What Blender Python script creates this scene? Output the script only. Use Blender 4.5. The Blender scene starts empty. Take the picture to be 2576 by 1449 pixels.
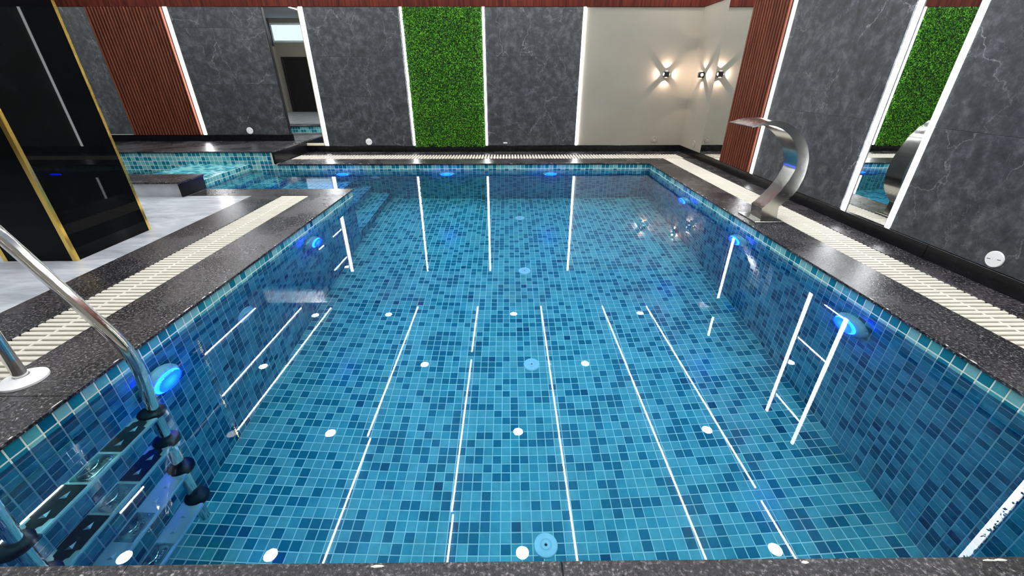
import bpy, math, random
import numpy as np
from mathutils import Vector, Matrix

random.seed(7)
rng = np.random.default_rng(7)
SC = bpy.context.scene
COL = SC.collection
PI = math.pi

# ------------------------------------------------------------------ camera
CAM_H = 1.43
PITCH, YAW, ROLL, FPX = 0.4775, 0.0084, 0.0010, 1029.57
cam_d = bpy.data.cameras.new('camera')
cam_d.sensor_fit = 'HORIZONTAL'
cam_d.sensor_width = 36.0
cam_d.lens = FPX / 2576.0 * 36.0
cam_d.clip_start = 0.02
cam = bpy.data.objects.new('camera', cam_d)
COL.objects.link(cam)
cam.matrix_world = (Matrix.Translation((0, 0, CAM_H)) @ Matrix.Rotation(-YAW, 4, 'Z')
                    @ Matrix.Rotation(PI / 2 - PITCH, 4, 'X') @ Matrix.Rotation(-ROLL, 4, 'Z'))
SC.camera = cam

# ------------------------------------------------------------------ world, exposure, sampling
w = bpy.data.worlds.new('world')
SC.world = w
w.use_nodes = True
w.node_tree.nodes['Background'].inputs[0].default_value = (0.55, 0.75, 1.0, 1)
w.node_tree.nodes['Background'].inputs[1].default_value = 1.5
vs = SC.view_settings
vs.view_transform = 'Standard'
vs.look = 'None'
vs.gamma = 1
vs.exposure = -0.18
vs.use_curve_mapping = False
cy = SC.cycles
cy.use_denoising = True
cy.max_bounces = 6
cy.diffuse_bounces = 3
cy.glossy_bounces = 5
cy.transmission_bounces = 6
cy.caustics_refractive = True
cy.caustics_reflective = False
cy.blur_glossy = 0.5
cy.sample_clamp_indirect = 0.0
cy.use_adaptive_sampling = True
cy.adaptive_threshold = 0.1
cy.adaptive_min_samples = 16
cy.sample_clamp_direct = 0.0

# ------------------------------------------------------------------ the ceiling's own lights
ZCEIL = 3.58
L_LINE, L_SPOT = 80.0, 150.0


def area_light(name, loc, sx, sy, rad, color, rot=(0, 0, 0), shape='RECTANGLE', parent=None):
    l = bpy.data.lights.new(name, 'AREA')
    l.shape = shape
    l.size = sx
    l.size_y = sy
    a = sx * sy * (PI / 4 if shape in ('DISK', 'ELLIPSE') else 1)
    l.energy = rad * PI * a
    l.color = color
    o = bpy.data.objects.new(name, l)
    COL.objects.link(o)
    o.location = loc
    o.rotation_euler = rot
    if parent:
        o.parent = parent
    return o


# ------------------------------------------------------------------ node helpers
def new_mat(name):
    m = bpy.data.materials.new(name)
    m.use_nodes = True
    nt = m.node_tree
    b = nt.nodes['Principled BSDF']
    return m, nt, b


def N(nt, t, **kw):
    n = nt.nodes.new(t)
    for k, v in kw.items():
        setattr(n, k, v)
    return n


def ramp(nt, stops, interp='LINEAR'):
    r = nt.nodes.new('ShaderNodeValToRGB')
    r.color_ramp.interpolation = interp
    el = r.color_ramp.elements
    while len(el) < len(stops):
        el.new(0.5)
    for e, (p, c) in zip(el, stops):
        e.position = p
        e.color = (c[0], c[1], c[2], 1) if len(c) == 3 else c
    return r


def coords(nt, scale=(1, 1, 1), kind='Object', rot=(0, 0, 0)):
    tc = N(nt, 'ShaderNodeTexCoord')
    mp = N(nt, 'ShaderNodeMapping')
    mp.inputs['Scale'].default_value = scale
    mp.inputs['Rotation'].default_value = rot
    nt.links.new(tc.outputs[kind], mp.inputs[0])
    return mp.outputs[0]


def noise(nt, vec, scale, detail=4, rough=0.55, dist=0):
    n = N(nt, 'ShaderNodeTexNoise')
    n.inputs['Scale'].default_value = scale
    n.inputs['Detail'].default_value = detail
    n.inputs['Roughness'].default_value = rough
    n.inputs['Distortion'].default_value = dist
    nt.links.new(vec, n.inputs['Vector'])
    return n


def mix(nt, a, b, fac, mode='MIX'):
    m = N(nt, 'ShaderNodeMix', data_type='RGBA', blend_type=mode)
    for s, v in ((m.inputs[0], fac), (m.inputs[6], a), (m.inputs[7], b)):
        if hasattr(v, 'is_output') or isinstance(v, bpy.types.NodeSocket):
            nt.links.new(v, s)
        elif isinstance(v, (tuple, list)):
            s.default_value = (v[0], v[1], v[2], 1)
        else:
            s.default_value = v
    return m.outputs[2]


def math_(nt, op, a, b=0.0, clamp=False):
    m = N(nt, 'ShaderNodeMath', operation=op)
    m.use_clamp = clamp
    for s, v in ((m.inputs[0], a), (m.inputs[1], b)):
        if isinstance(v, bpy.types.NodeSocket):
            nt.links.new(v, s)
        else:
            s.default_value = v
    return m.outputs[0]


def bump(nt, b, h, strength, dist=0.002):
    bp = N(nt, 'ShaderNodeBump')
    bp.inputs['Strength'].default_value = strength
    bp.inputs['Distance'].default_value = dist
    nt.links.new(h, bp.inputs['Height'])
    nt.links.new(bp.outputs[0], b.inputs['Normal'])


def plain(name, col, rough=0.5, metal=0.0, spec=0.5, var=0.06, vscale=6.0):
    m, nt, b = new_mat(name)
    v = coords(nt)
    n = noise(nt, v, vscale, 3)
    r = ramp(nt, [(0.3, tuple(max(0, c * (1 - var)) for c in col)), (0.7, tuple(c * (1 + var) for c in col))])
    nt.links.new(n.outputs[0], r.inputs[0])
    nt.links.new(r.outputs[0], b.inputs['Base Color'])
    b.inputs['Roughness'].default_value = rough
    b.inputs['Metallic'].default_value = metal
    b.inputs['Specular IOR Level'].default_value = spec
    return m


def emit(name, col, strength):
    m = bpy.data.materials.new(name)
    m.use_nodes = True
    nt = m.node_tree
    nt.nodes.clear()
    e = N(nt, 'ShaderNodeEmission')
    e.inputs[0].default_value = (*col, 1)
    e.inputs[1].default_value = strength
    o = N(nt, 'ShaderNodeOutputMaterial')
    nt.links.new(e.outputs[0], o.inputs[0])
    return m


# ------------------------------------------------------------------ materials
def tile_mat(name, c):
    m, nt, b = new_mat(name)
    v = coords(nt, kind='Object')
    geo = N(nt, 'ShaderNodeNewGeometry')
    n = noise(nt, geo.outputs['Position'], 24, 3, 0.6)
    n2 = noise(nt, geo.outputs['Position'], 5, 2, 0.5)
    s = math_(nt, 'ADD', n.outputs[0], n2.outputs[0])
    s = math_(nt, 'MULTIPLY', s, 0.5)
    r = ramp(nt, [(0.3, tuple(x * 0.84 for x in c)), (0.68, tuple(min(1, x * 1.14) for x in c))])
    nt.links.new(s, r.inputs[0])
    nt.links.new(r.outputs[0], b.inputs['Base Color'])
    b.inputs['Roughness'].default_value = 0.2
    b.inputs['Specular IOR Level'].default_value = 0.17
    bump(nt, b, n.outputs[0], 0.25, 0.004)
    return m


TILE = [tile_mat('tile_pale_blue', (0.165, 0.42, 0.44)),
        tile_mat('tile_mid_teal', (0.075, 0.345, 0.385)),
        tile_mat('tile_deep_blue', (0.008, 0.180, 0.255)),
        tile_mat('tile_ink_blue', (0.001, 0.10, 0.19))]
TILE_P = [0.44, 0.21, 0.34, 0.01]
GROUT = plain('grout', (0.74, 0.78, 0.68), 0.85, var=0.08, vscale=3)


def granite_mat():
    m, nt, b = new_mat('black_granite')
    geo = N(nt, 'ShaderNodeNewGeometry')
    p = geo.outputs['Position']
    n1 = noise(nt, p, 62, 6, 0.8)
    n2 = noise(nt, p, 1.7, 4, 0.6)
    n3 = noise(nt, p, 230, 2, 0.6)
    c1 = ramp(nt, [(0.42, (0.006, 0.006, 0.007)), (0.54, (0.032, 0.031, 0.034)), (0.64, (0.23, 0.225, 0.23))])
    nt.links.new(n1.outputs[0], c1.inputs[0])
    c2 = ramp(nt, [(0.33, (0.45, 0.45, 0.48)), (0.7, (1.75, 1.66, 1.62))])
    nt.links.new(n2.outputs[0], c2.inputs[0])
    base = mix(nt, c1.outputs[0], c2.outputs[0], 1.0, 'MULTIPLY')
    fl = ramp(nt, [(0.70, (0, 0, 0)), (0.76, (1, 1, 1))])
    n4 = noise(nt, p, 48, 2, 0.4)
    nt.links.new(n4.outputs[0], fl.inputs[0])
    base = mix(nt, base, (0.42, 0.42, 0.43), math_(nt, 'MULTIPLY', fl.outputs[0], 0.7))
    nt.links.new(base, b.inputs['Base Color'])
    rr = ramp(nt, [(0.35, (0.21, 0.21, 0.21)), (0.7, (0.34, 0.34, 0.34))])
    nt.links.new(n2.outputs[0], rr.inputs[0])
    nt.links.new(rr.outputs[0], b.inputs['Roughness'])
    b.inputs['Specular IOR Level'].default_value = 0.33
    bump(nt, b, n1.outputs[0], 0.4, 0.003)
    return m


def marble_mat():
    m, nt, b = new_mat('grey_marble')
    geo = N(nt, 'ShaderNodeNewGeometry')
    oi = N(nt, 'ShaderNodeObjectInfo')
    sh = N(nt, 'ShaderNodeVectorMath', operation='ADD')
    sc = N(nt, 'ShaderNodeVectorMath', operation='SCALE')
    comb = N(nt, 'ShaderNodeCombineXYZ')
    for k in range(3):
        nt.links.new(oi.outputs['Random'], comb.inputs[k])
    nt.links.new(comb.outputs[0], sc.inputs[0])
    sc.inputs['Scale'].default_value = 37.0
    nt.links.new(geo.outputs['Position'], sh.inputs[0])
    nt.links.new(sc.outputs[0], sh.inputs[1])
    p = sh.outputs[0]
    nd = noise(nt, p, 2.4, 6, 0.6)
    mp = N(nt, 'ShaderNodeVectorMath', operation='MULTIPLY_ADD')
    nt.links.new(nd.outputs['Color'], mp.inputs[0])
    mp.inputs[1].default_value = (0.55, 0.55, 0.55)
    nt.links.new(p, mp.inputs[2])

    def veins(scale, w0, sx):
        mm = N(nt, 'ShaderNodeMapping')
        mm.inputs['Scale'].default_value = sx
        mm.inputs['Rotation'].default_value = (0.5, 0.35, 0.2)
        nt.links.new(mp.outputs[0], mm.inputs[0])
        vo = N(nt, 'ShaderNodeTexVoronoi', feature='DISTANCE_TO_EDGE')
        vo.inputs['Scale'].default_value = scale
        nt.links.new(mm.outputs[0], vo.inputs['Vector'])
        r = ramp(nt, [(0.0, (1, 1, 1)), (w0, (0, 0, 0))])
        nt.links.new(vo.outputs[0], r.inputs[0])
        return r.outputs[0]

    v1 = veins(1.25, 0.0085, (1.4, 1.4, 0.8))
    v2 = veins(2.9, 0.013, (1.2, 1.2, 0.7))
    v3 = veins(6.5, 0.016, (1.2, 1.2, 0.6))
    k1 = noise(nt, p, 1.3, 3, 0.6)
    kr = ramp(nt, [(0.42, (0, 0, 0)), (0.62, (1, 1, 1))])
    nt.links.new(k1.outputs[0], kr.inputs[0])
    k2 = noise(nt, p, 2.6, 3, 0.6)
    kr2 = ramp(nt, [(0.50, (0, 0, 0)), (0.72, (1, 1, 1))])
    nt.links.new(k2.outputs[0], kr2.inputs[0])
    a = math_(nt, 'MULTIPLY', v1, kr.outputs[0])
    c = math_(nt, 'MULTIPLY', v2, kr2.outputs[0])
    c = math_(nt, 'MULTIPLY', c, 0.55)
    k3 = noise(nt, p, 4.1, 3, 0.6)
    kr3 = ramp(nt, [(0.50, (0, 0, 0)), (0.74, (1, 1, 1))])
    nt.links.new(k3.outputs[0], kr3.inputs[0])
    e_ = math_(nt, 'MULTIPLY', math_(nt, 'MULTIPLY', v3, kr3.outputs[0]), 0.4)
    c = math_(nt, 'ADD', c, e_)
    vv = math_(nt, 'ADD', a, c, clamp=True)
    cl = noise(nt, p, 8.5, 9, 0.74, 0.25)
    cr = ramp(nt, [(0.30, (0.014, 0.016, 0.018)), (0.50, (0.040, 0.044, 0.049)), (0.72, (0.115, 0.122, 0.130))])
    nt.links.new(cl.outputs[0], cr.inputs[0])
    base = mix(nt, cr.outputs[0], (0.36, 0.37, 0.38), math_(nt, 'MULTIPLY', vv, 0.62))
    nt.links.new(base, b.inputs['Base Color'])
    b.inputs['Roughness'].default_value = 0.42
    b.inputs['Specular IOR Level'].default_value = 0.35
    bump(nt, b, cl.outputs[0], 0.12, 0.003)
    return m


def floor_mat():
    m, nt, b = new_mat('pale_grey_marble_floor')
    geo = N(nt, 'ShaderNodeNewGeometry')
    p = geo.outputs['Position']
    mm = N(nt, 'ShaderNodeMapping')
    mm.inputs['Scale'].default_value = (1.0, 3.2, 1)
    mm.inputs['Rotation'].default_value = (0, 0, 0.2)
    nt.links.new(p, mm.inputs[0])
    n = noise(nt, mm.outputs[0], 1.6, 8, 0.66, 0.8)
    r = ramp(nt, [(0.3, (0.29, 0.31, 0.34)), (0.5, (0.44, 0.46, 0.49)), (0.72, (0.60, 0.62, 0.65))])
    nt.links.new(n.outputs[0], r.inputs[0])
    nt.links.new(r.outputs[0], b.inputs['Base Color'])
    b.inputs['Roughness'].default_value = 0.2
    b.inputs['Specular IOR Level'].default_value = 0.4
    return m


def wood_mat(name, c0, c1, axis_scale, rough=0.45):
    m, nt, b = new_mat(name)
    geo = N(nt, 'ShaderNodeNewGeometry')
    oi = N(nt, 'ShaderNodeObjectInfo')
    mm = N(nt, 'ShaderNodeMapping')
    mm.inputs['Scale'].default_value = axis_scale
    nt.links.new(geo.outputs['Position'], mm.inputs[0])
    n = noise(nt, mm.outputs[0], 1.0, 6, 0.65, 0.4)
    r = ramp(nt, [(0.3, c0), (0.7, c1)])
    nt.links.new(n.outputs[0], r.inputs[0])
    k = math_(nt, 'MULTIPLY_ADD', oi.outputs['Random'], 0.25)
    nt.nodes[-1].inputs[2].default_value = 0.88
    base = mix(nt, (0, 0, 0), r.outputs[0], k)
    nt.links.new(base, b.inputs['Base Color'])
    b.inputs['Roughness'].default_value = rough
    b.inputs['Specular IOR Level'].default_value = 0.12
    bump(nt, b, n.outputs[0], 0.1, 0.001)
    return m


def steel_mat(name, col, rough, scratch=0.25):
    m, nt, b = new_mat(name)
    v = coords(nt, (4, 4, 60))
    n = noise(nt, v, 3, 4)
    r = ramp(nt, [(0.3, (rough * 0.85,) * 3), (0.7, (rough * 1.15,) * 3)])
    nt.links.new(n.outputs[0], r.inputs[0])
    nt.links.new(r.outputs[0], b.inputs['Roughness'])
    b.inputs['Base Color'].default_value = (*col, 1)
    b.inputs['Metallic'].default_value = 1
    return m


GRANITE = granite_mat()
MARBLE = marble_mat()
FLOORM = floor_mat()
WOOD = wood_mat('reddish_wood_slat', (0.080, 0.021, 0.011), (0.185, 0.056, 0.030), (30, 30, 1.5))
WOODF = wood_mat('mahogany_veneer', (0.022, 0.004, 0.003), (0.13, 0.026, 0.015), (32, 32, 0.9), 0.75)
WOODBACK = plain('slat_backing', (0.008, 0.003, 0.002), 0.8)
BEIGE = plain('beige_paint', (0.245, 0.226, 0.182), 0.75, var=0.04, vscale=2)
CEILW = plain('ceiling_paint', (0.36, 0.36, 0.36), 0.8, var=0.03, vscale=1)
BLACKSTONE = plain('black_skirting', (0.005, 0.005, 0.006), 0.2, spec=0.2, var=0.4, vscale=18)
BLACKGLASS = plain('polished_black_panel', (0.0025, 0.003, 0.0035), 0.012, spec=0.08, var=0.2)
GOLD = steel_mat('polished_gold', (0.95, 0.66, 0.16), 0.16)
STEEL = steel_mat('stainless_steel', (0.72, 0.72, 0.70), 0.10)
BRUSHED = steel_mat('satin_stainless_steel', (0.50, 0.495, 0.47), 0.17)
GRATEM = plain('cream_plastic_grating', (0.56, 0.53, 0.455), 0.6, spec=0.2, var=0.08, vscale=5)
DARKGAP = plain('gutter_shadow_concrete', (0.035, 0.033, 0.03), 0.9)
WHITEP = plain('white_plastic', (0.80, 0.80, 0.80), 0.4, var=0.02)
TREADM = plain('satin_tread_steel', (0.62, 0.62, 0.60), 0.28, metal=0.55, var=0.05)
RUBBER = plain('black_rubber', (0.009, 0.010, 0.013), 0.55, var=0.3, vscale=40)
BLACKM = plain('black_metal', (0.006, 0.006, 0.007), 0.3)
CREAMF = plain('cream_sealant', (0.72, 0.68, 0.50), 0.6)
LINEN = plain('white_frame', (0.75, 0.76, 0.77), 0.4)
DOORM = plain('dark_doorway', (0.004, 0.004, 0.005), 0.3)
LEDM = emit('led_white', (0.96, 0.98, 1.0), 26.0)
LEDTOP = emit('led_ceiling', (0.96, 0.98, 1.0), L_LINE)
SPOTM = emit('downlight_lens', (1.0, 0.99, 0.97), L_SPOT)
WINM = emit('daylit_frosted_pane', (0.62, 0.82, 1.0), 1.7)
WARM = emit('warm_lens', (1.0, 0.80, 0.66), 6.0)
POOLLENS = emit('blue_lamp_lens', (0.0009, 0.0105, 1.0), 110.0)
POOLRIM = emit('cyan_lamp_ring', (0.0012, 0.0115, 1.0), 110.0)

mm_, nt_, b_ = new_mat('mirror_glass')
b_.inputs['Base Color'].default_value = (0.90, 0.93, 0.92, 1)
b_.inputs['Metallic'].default_value = 1
b_.inputs['Roughness'].default_value = 0.0
MIRROR = mm_

WATER = bpy.data.materials.new('pool_water')
WATER.use_nodes = True
nt = WATER.node_tree
nt.nodes.clear()
fr = N(nt, 'ShaderNodeFresnel')
fr.inputs['IOR'].default_value = 1.333
rf = N(nt, 'ShaderNodeBsdfRefraction')
rf.inputs['Color'].default_value = (0.50, 0.91, 1.0, 1)
rf.inputs['IOR'].default_value = 1.333
rf.inputs['Roughness'].default_value = 0
gl = N(nt, 'ShaderNodeBsdfGlossy')
gl.inputs['Roughness'].default_value = 0
gl.inputs['Color'].default_value = (1, 1, 1, 1)
mx = N(nt, 'ShaderNodeMixShader')
ou = N(nt, 'ShaderNodeOutputMaterial')
nt.links.new(fr.outputs[0], mx.inputs[0])
nt.links.new(rf.outputs[0], mx.inputs[1])
nt.links.new(gl.outputs[0], mx.inputs[2])
nt.links.new(mx.outputs[0], ou.inputs[0])

mg, nt, b = new_mat('boxwood_leaf')
geo = N(nt, 'ShaderNodeNewGeometry')
r = ramp(nt, [(0.0, (0.006, 0.045, 0.003)), (0.45, (0.026, 0.16, 0.005)), (0.8, (0.09, 0.33, 0.012)), (1.0, (0.22, 0.48, 0.03))])
pn = noise(nt, geo.outputs['Position'], 7, 3)
s = math_(nt, 'MULTIPLY_ADD', pn.outputs[0], 0.5)
nt.links.new(geo.outputs['Random Per Island'], nt.nodes[-1].inputs[2])
s = math_(nt, 'MULTIPLY', s, 0.78)
nt.links.new(s, r.inputs[0])
nt.links.new(r.outputs[0], b.inputs['Base Color'])
b.inputs['Roughness'].default_value = 0.5
b.inputs['Specular IOR Level'].default_value = 0.2
LEAF = mg
HEDGEBACK = plain('hedge_backing', (0.012, 0.035, 0.008), 0.9)


# ------------------------------------------------------------------ mesh helpers
class MB:
    def __init__(s):
        s.v, s.f, s.m = [], [], []

    def quad(s, *p, m=0):
        b = len(s.v)
        s.v += [tuple(q) for q in p]
        s.f.append(tuple(range(b, b + len(p))))
        s.m.append(m)

    def box(s, x0, x1, y0, y1, z0, z1, m=0):
        b = len(s.v)
        s.v += [(x0, y0, z0), (x1, y0, z0), (x1, y1, z0), (x0, y1, z0), (x0, y0, z1), (x1, y0, z1), (x1, y1, z1), (x0, y1, z1)]
        for f in ((0, 3, 2, 1), (4, 5, 6, 7), (0, 1, 5, 4), (1, 2, 6, 5), (2, 3, 7, 6), (3, 0, 4, 7)):
            s.f.append(tuple(b + i for i in f))
            s.m.append(m)
        return s

    def cbox(s, x0, x1, y0, y1, z0, z1, c=0.003, m=0):
        """box with chamfered edges"""
        lo, hi = (x0, y0, z0), (x1, y1, z1)
        b = len(s.v)
        idx = {}
        for i in range(8):
            sg = [(i >> k) & 1 for k in range(3)]
            for a in range(3):
                p = []
                for k in range(3):
                    e = hi[k] if sg[k] else lo[k]
                    if k != a:
                        e += -c if sg[k] else c
                    p.append(e)
                idx[(i, a)] = len(s.v)
                s.v.append(tuple(p))
        cen = [(lo[k] + hi[k]) / 2 for k in range(3)]

        def add(fi):
            P = [Vector(s.v[i]) for i in fi]
            n = (P[1] - P[0]).cross(P[2] - P[0])
            mid = sum(P, Vector()) / len(P) - Vector(cen)
            s.f.append(tuple(fi) if n.dot(mid) > 0 else tuple(reversed(fi)))
            s.m.append(m)
        for a in range(3):
            o1, o2 = [k for k in range(3) if k != a]
            for sd in (0, 1):
                base = sd << a
                add([idx[(base, a)], idx[(base | 1 << o1, a)], idx[(base | 1 << o1 | 1 << o2, a)], idx[(base | 1 << o2, a)]])
            for q in range(4):
                i0 = ((q & 1) << o1) | ((q >> 1) << o2)
                i1 = i0 | (1 << a)
                add([idx[(i0, o1)], idx[(i1, o1)], idx[(i1, o2)], idx[(i0, o2)]])
        for i in range(8):
            add([idx[(i, 0)], idx[(i, 1)], idx[(i, 2)]])
        return s

    def tube(s, pts, rad, n=16, m=0, cap=True):
        pts = [Vector(p) for p in pts]
        rads = rad if isinstance(rad, (list, tuple)) else [rad] * len(pts)
        t0 = (pts[1] - pts[0]).normalized()
        u = t0.orthogonal().normalized()
        b = len(s.v)
        prev = t0
        for i, p in enumerate(pts):
            if i == 0:
                t = t0
            elif i == len(pts) - 1:
                t = (pts[i] - pts[i - 1]).normalized()
            else:
                t = ((pts[i] - pts[i - 1]).normalized() + (pts[i + 1] - pts[i]).normalized()).normalized()
            q = prev.rotation_difference(t)
            u = q @ u
            prev = t
            wv = t.cross(u)
            for k in range(n):
                a = 2 * PI * k / n
                s.v.append(tuple(p + (u * math.cos(a) + wv * math.sin(a)) * rads[i]))
        for i in range(len(pts) - 1):
            for k in range(n):
                a, c = b + i * n + k, b + i * n + (k + 1) % n
                s.f.append((a, c, c + n, a + n))
                s.m.append(m)
        if cap:
            s.f.append(tuple(b + k for k in reversed(range(n))))
            s.m.append(m)
            s.f.append(tuple(b + (len(pts) - 1) * n + k for k in range(n)))
            s.m.append(m)
        return s

    def lathe(s, prof, center, axis, n=32, m=0):
        """prof: list of (radius, height along axis)"""
        ax = Vector(axis).normalized()
        u = ax.orthogonal().normalized()
        wv = ax.cross(u)
        c = Vector(center)
        b = len(s.v)
        for r_, h in prof:
            for k in range(n):
                a = 2 * PI * k / n
                s.v.append(tuple(c + ax * h + (u * math.cos(a) + wv * math.sin(a)) * max(r_, 1e-5)))
        for i in range(len(prof) - 1):
            for k in range(n):
                a, d = b + i * n + k, b + i * n + (k + 1) % n
                s.f.append((a, d, d + n, a + n))
                s.m.append(m)
        return s

    def build(s, name, mats, parent=None, smooth=False, angle=40):
        me = bpy.data.meshes.new(name)
        me.from_pydata(s.v, [], s.f)
        if not isinstance(mats, (list, tuple)):
            mats = [mats]
        for q in mats:
            me.materials.append(q)
        if len(mats) > 1:
            me.polygons.foreach_set('material_index', s.m)
        if smooth:
            me.polygons.foreach_set('use_smooth', [True] * len(me.polygons))
            me.set_sharp_from_angle(angle=math.radians(angle))
        me.update()
        return link(name, me, parent)


def link(name, data, parent=None):
    o = bpy.data.objects.new(name, data)
    COL.objects.link(o)
    if parent:
        o.parent = parent
    return o


def tag(o, label, cat, group=None, kind=None):
    o['label'] = label
    if cat:
        o['category'] = cat
    if group:
        o['group'] = group
    if kind:
        o['kind'] = kind
    return o


def structure(o, label=None):
    o['kind'] = 'structure'
    if label:
        o['label'] = label
        o['category'] = STRUCT_CAT.get(o.name.split('_')[0], 'room part')
    return o


STRUCT_CAT = {'wall': 'wall', 'floor': 'floor', 'ceiling': 'ceiling', 'baseboard': 'baseboard', 'trim': 'trim', 'window': 'window', 'door': 'door'}


def thing(name, label, cat, loc=(0, 0, 0), group=None):
    o = link(name, None)
    o.location = loc
    o.empty_display_size = 0.1
    tag(o, label, cat, group)
    bpy.context.view_layer.update()
    return o


def sub(mb, name, mats, root, smooth=False, angle=40):
    """part built in world coordinates under a root standing at root.location"""
    L = root.matrix_world.translation if root.parent is None else Vector((0, 0, 0))
    L = root.location.copy()
    mb.v = [(a - L.x, b_ - L.y, c - L.z) for a, b_, c in mb.v]
    return mb.build(name, mats, root, smooth, angle)


# ------------------------------------------------------------------ projection (only to rank which mosaic pieces show largest)
Minv = cam.matrix_world.inverted()


def screen(p):
    q = Minv @ Vector(p)
    if q.z > -0.05:
        return None
    return (1288 + FPX * q.x / -q.z, 724.5 - FPX * q.y / -q.z)


T = 0.075
TS = 0.0692
H_T, IN_T = 0.0022, 0.0022
tile_mesh = []
for k in range(4):
    mb = MB()
    h = TS / 2
    i = h - IN_T
    mb.v = [(-h, -h, -0.001), (h, -h, -0.001), (h, h, -0.001), (-h, h, -0.001), (-i, -i, H_T), (i, -i, H_T), (i, i, H_T), (-i, i, H_T)]
    mb.f = [(4, 5, 6, 7), (0, 1, 5, 4), (1, 2, 6, 5), (2, 3, 7, 6), (3, 0, 4, 7)]
    me = bpy.data.meshes.new('tile')
    me.from_pydata(mb.v, [], mb.f)
    me.materials.append(TILE[k])
    tile_mesh.append(me)


def tiles(parent, O, U, V, nu, nv, pu=T, pv=T, singles=0):
    """mosaic on the plane O + a*U + b*V (unit vectors); the biggest in view are single objects"""
    O, U, V = Vector(O), Vector(U), Vector(V)
    Nn = U.cross(V)
    rank = []
    cells = []
    for a in range(nu):
        for b in range(nv):
            c = O + U * (a + 0.5) * pu + V * (b + 0.5) * pv
            cells.append((a, b, c, int(rng.choice(4, p=TILE_P))))
    chosen = set()
    if singles:
        for n_, (a, b, c, k) in enumerate(cells):
            q = [screen(c + U * dx * pu + V * dy * pv) for dx, dy in ((-.5, -.5), (.5, -.5), (.5, .5), (-.5, .5))]
            if None in q:
                continue
            mx_ = sum(t[0] for t in q) / 4
            my_ = sum(t[1] for t in q) / 4
            if not (0 < mx_ < 2576 and 0 < my_ < 1449):
                continue
            ar = abs(sum(q[i][0] * q[(i + 1) % 4][1] - q[(i + 1) % 4][0] * q[i][1] for i in range(4))) / 2
            rank.append((ar, n_))
        rank.sort(reverse=True)
        chosen = {n_ for _, n_ in rank[:singles]}
    R = Matrix((U, V, Nn)).transposed().to_4x4()
    su, sv = pu / T, pv / T
    verts, faces, mats = [], [], []
    hu, hv = TS / 2 * su, TS / 2 * sv
    iu, iv = hu - IN_T, hv - IN_T
    for n_, (a, b, c, k) in enumerate(cells):
        if n_ in chosen:
            o = bpy.data.objects.new('tile', tile_mesh[k])
            COL.objects.link(o)
            o.parent = parent
            o.matrix_local = Matrix.Translation(c - parent.location) @ R @ Matrix.Diagonal((su, sv, 1, 1))
            o.cycles.is_caustics_receiver = True
            continue
        base = len(verts)
        for x, y, z in ((-hu, -hv, -0.001), (hu, -hv, -0.001), (hu, hv, -0.001), (-hu, hv, -0.001), (-iu, -iv, H_T), (iu, -iv, H_T), (iu, iv, H_T), (-iu, iv, H_T)):
            verts.append(tuple(c + U * x + V * y + Nn * z - parent.location))
        for f in ((4, 5, 6, 7), (0, 1, 5, 4), (1, 2, 6, 5), (2, 3, 7, 6), (3, 0, 4, 7)):
            faces.append(tuple(base + i for i in f))
            mats.append(k)
    if faces:
        me = bpy.data.meshes.new('mosaic')
        me.from_pydata(verts, [], faces)
        for q in TILE:
            me.materials.append(q)
        me.polygons.foreach_set('material_index', mats)
        o = link('mosaic', me, parent)
        o['kind'] = 'stuff'
        o.cycles.is_caustics_receiver = True


# ------------------------------------------------------------------ dimensions (metres; deck z = 0)
XL, XR, YN, YF = -2.242, 2.630, 0.770, 7.788        # pool inner edges
YE = 5.87                                            # end of the left deck
XWALL, YWALL = 3.675, 9.14                           # right wall, far wall
XLEFT, YBACK = -10.0, -2.1
ZW, ZFL = -0.118, -2.045
ZTOP = 2.57                                          # top of the wall panels
ZT0 = -0.020                                         # underside of coping


def rec(o):
    o.cycles.is_caustics_receiver = True
    return o


# ---- pool basin
fl = rec(structure(MB().box(XL - .1, XR + .1, YN - .3, YF + .1, ZFL - .15, ZFL).build('floor_pool', GROUT), 'blue mosaic tiled floor at the bottom of the pool'))
nx = 65
tiles(fl, (XL, YF - 94 * T, ZFL), (1, 0, 0), (0, 1, 0), nx, 94, (XR - XL) / nx, T, singles=300)
wr = rec(structure(MB().box(XR, XR + .15, YN - .3, YF + .15, ZFL, ZT0).build('wall_pool_right', GROUT), 'long blue mosaic pool wall under the right coping'))
tiles(wr, (XR, YF, ZT0), (0, 0, -1), (0, -1, 0), 27, 95, T, T, singles=300)
wl = rec(structure(MB().box(XL - .15, XL, YN - .3, YE, ZFL, ZT0).build('wall_pool_left', GROUT), 'blue mosaic pool wall under the left coping, behind the ladder'))
tiles(wl, (XL, YE, ZT0), (0, -1, 0), (0, 0, -1), 69, 27, T, T, singles=300)
# far wall: main part under the coping, left part three rows higher
wf = MB()
wf.box(-4.27, XR + .15, YF, YF + .15, ZFL, ZT0)
wf.box(XLEFT, -4.27, YF, YF + .15, ZFL, 0.205)
wf = rec(structure(wf.build('wall_pool_far', GROUT), 'blue mosaic pool wall below the far coping, higher at its left end'))
tiles(wf, (-4.27 - T * 76, YF, 0.205 - 0.0), (1, 0, 0), (0, 0, 1), 1, 1)  # corner piece
tiles(wf, (XR - 92 * T, YF, ZT0 - 27 * T), (1, 0, 0), (0, 0, 1), 92, 27, T, T, singles=230)
tiles(wf, (-4.27 - 76 * T, YF, ZT0 - 14 * T), (1, 0, 0), (0, 0, 1), 76, 17, T, T, singles=70)
wn = rec(structure(MB().box(XL, XR, YN - .3, YN, ZFL, ZT0).build('wall_pool_near', GROUT), 'near pool wall under the front coping'))
tiles(wn, (XL, YN, ZT0 - 27 * T), (-1, 0, 0), (0, 0, 1), 1, 1)
tiles(wn, (XR, YN, ZT0 - 27 * T), (-1, 0, 0), (0, 0, 1), 64, 27, T, T)
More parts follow.
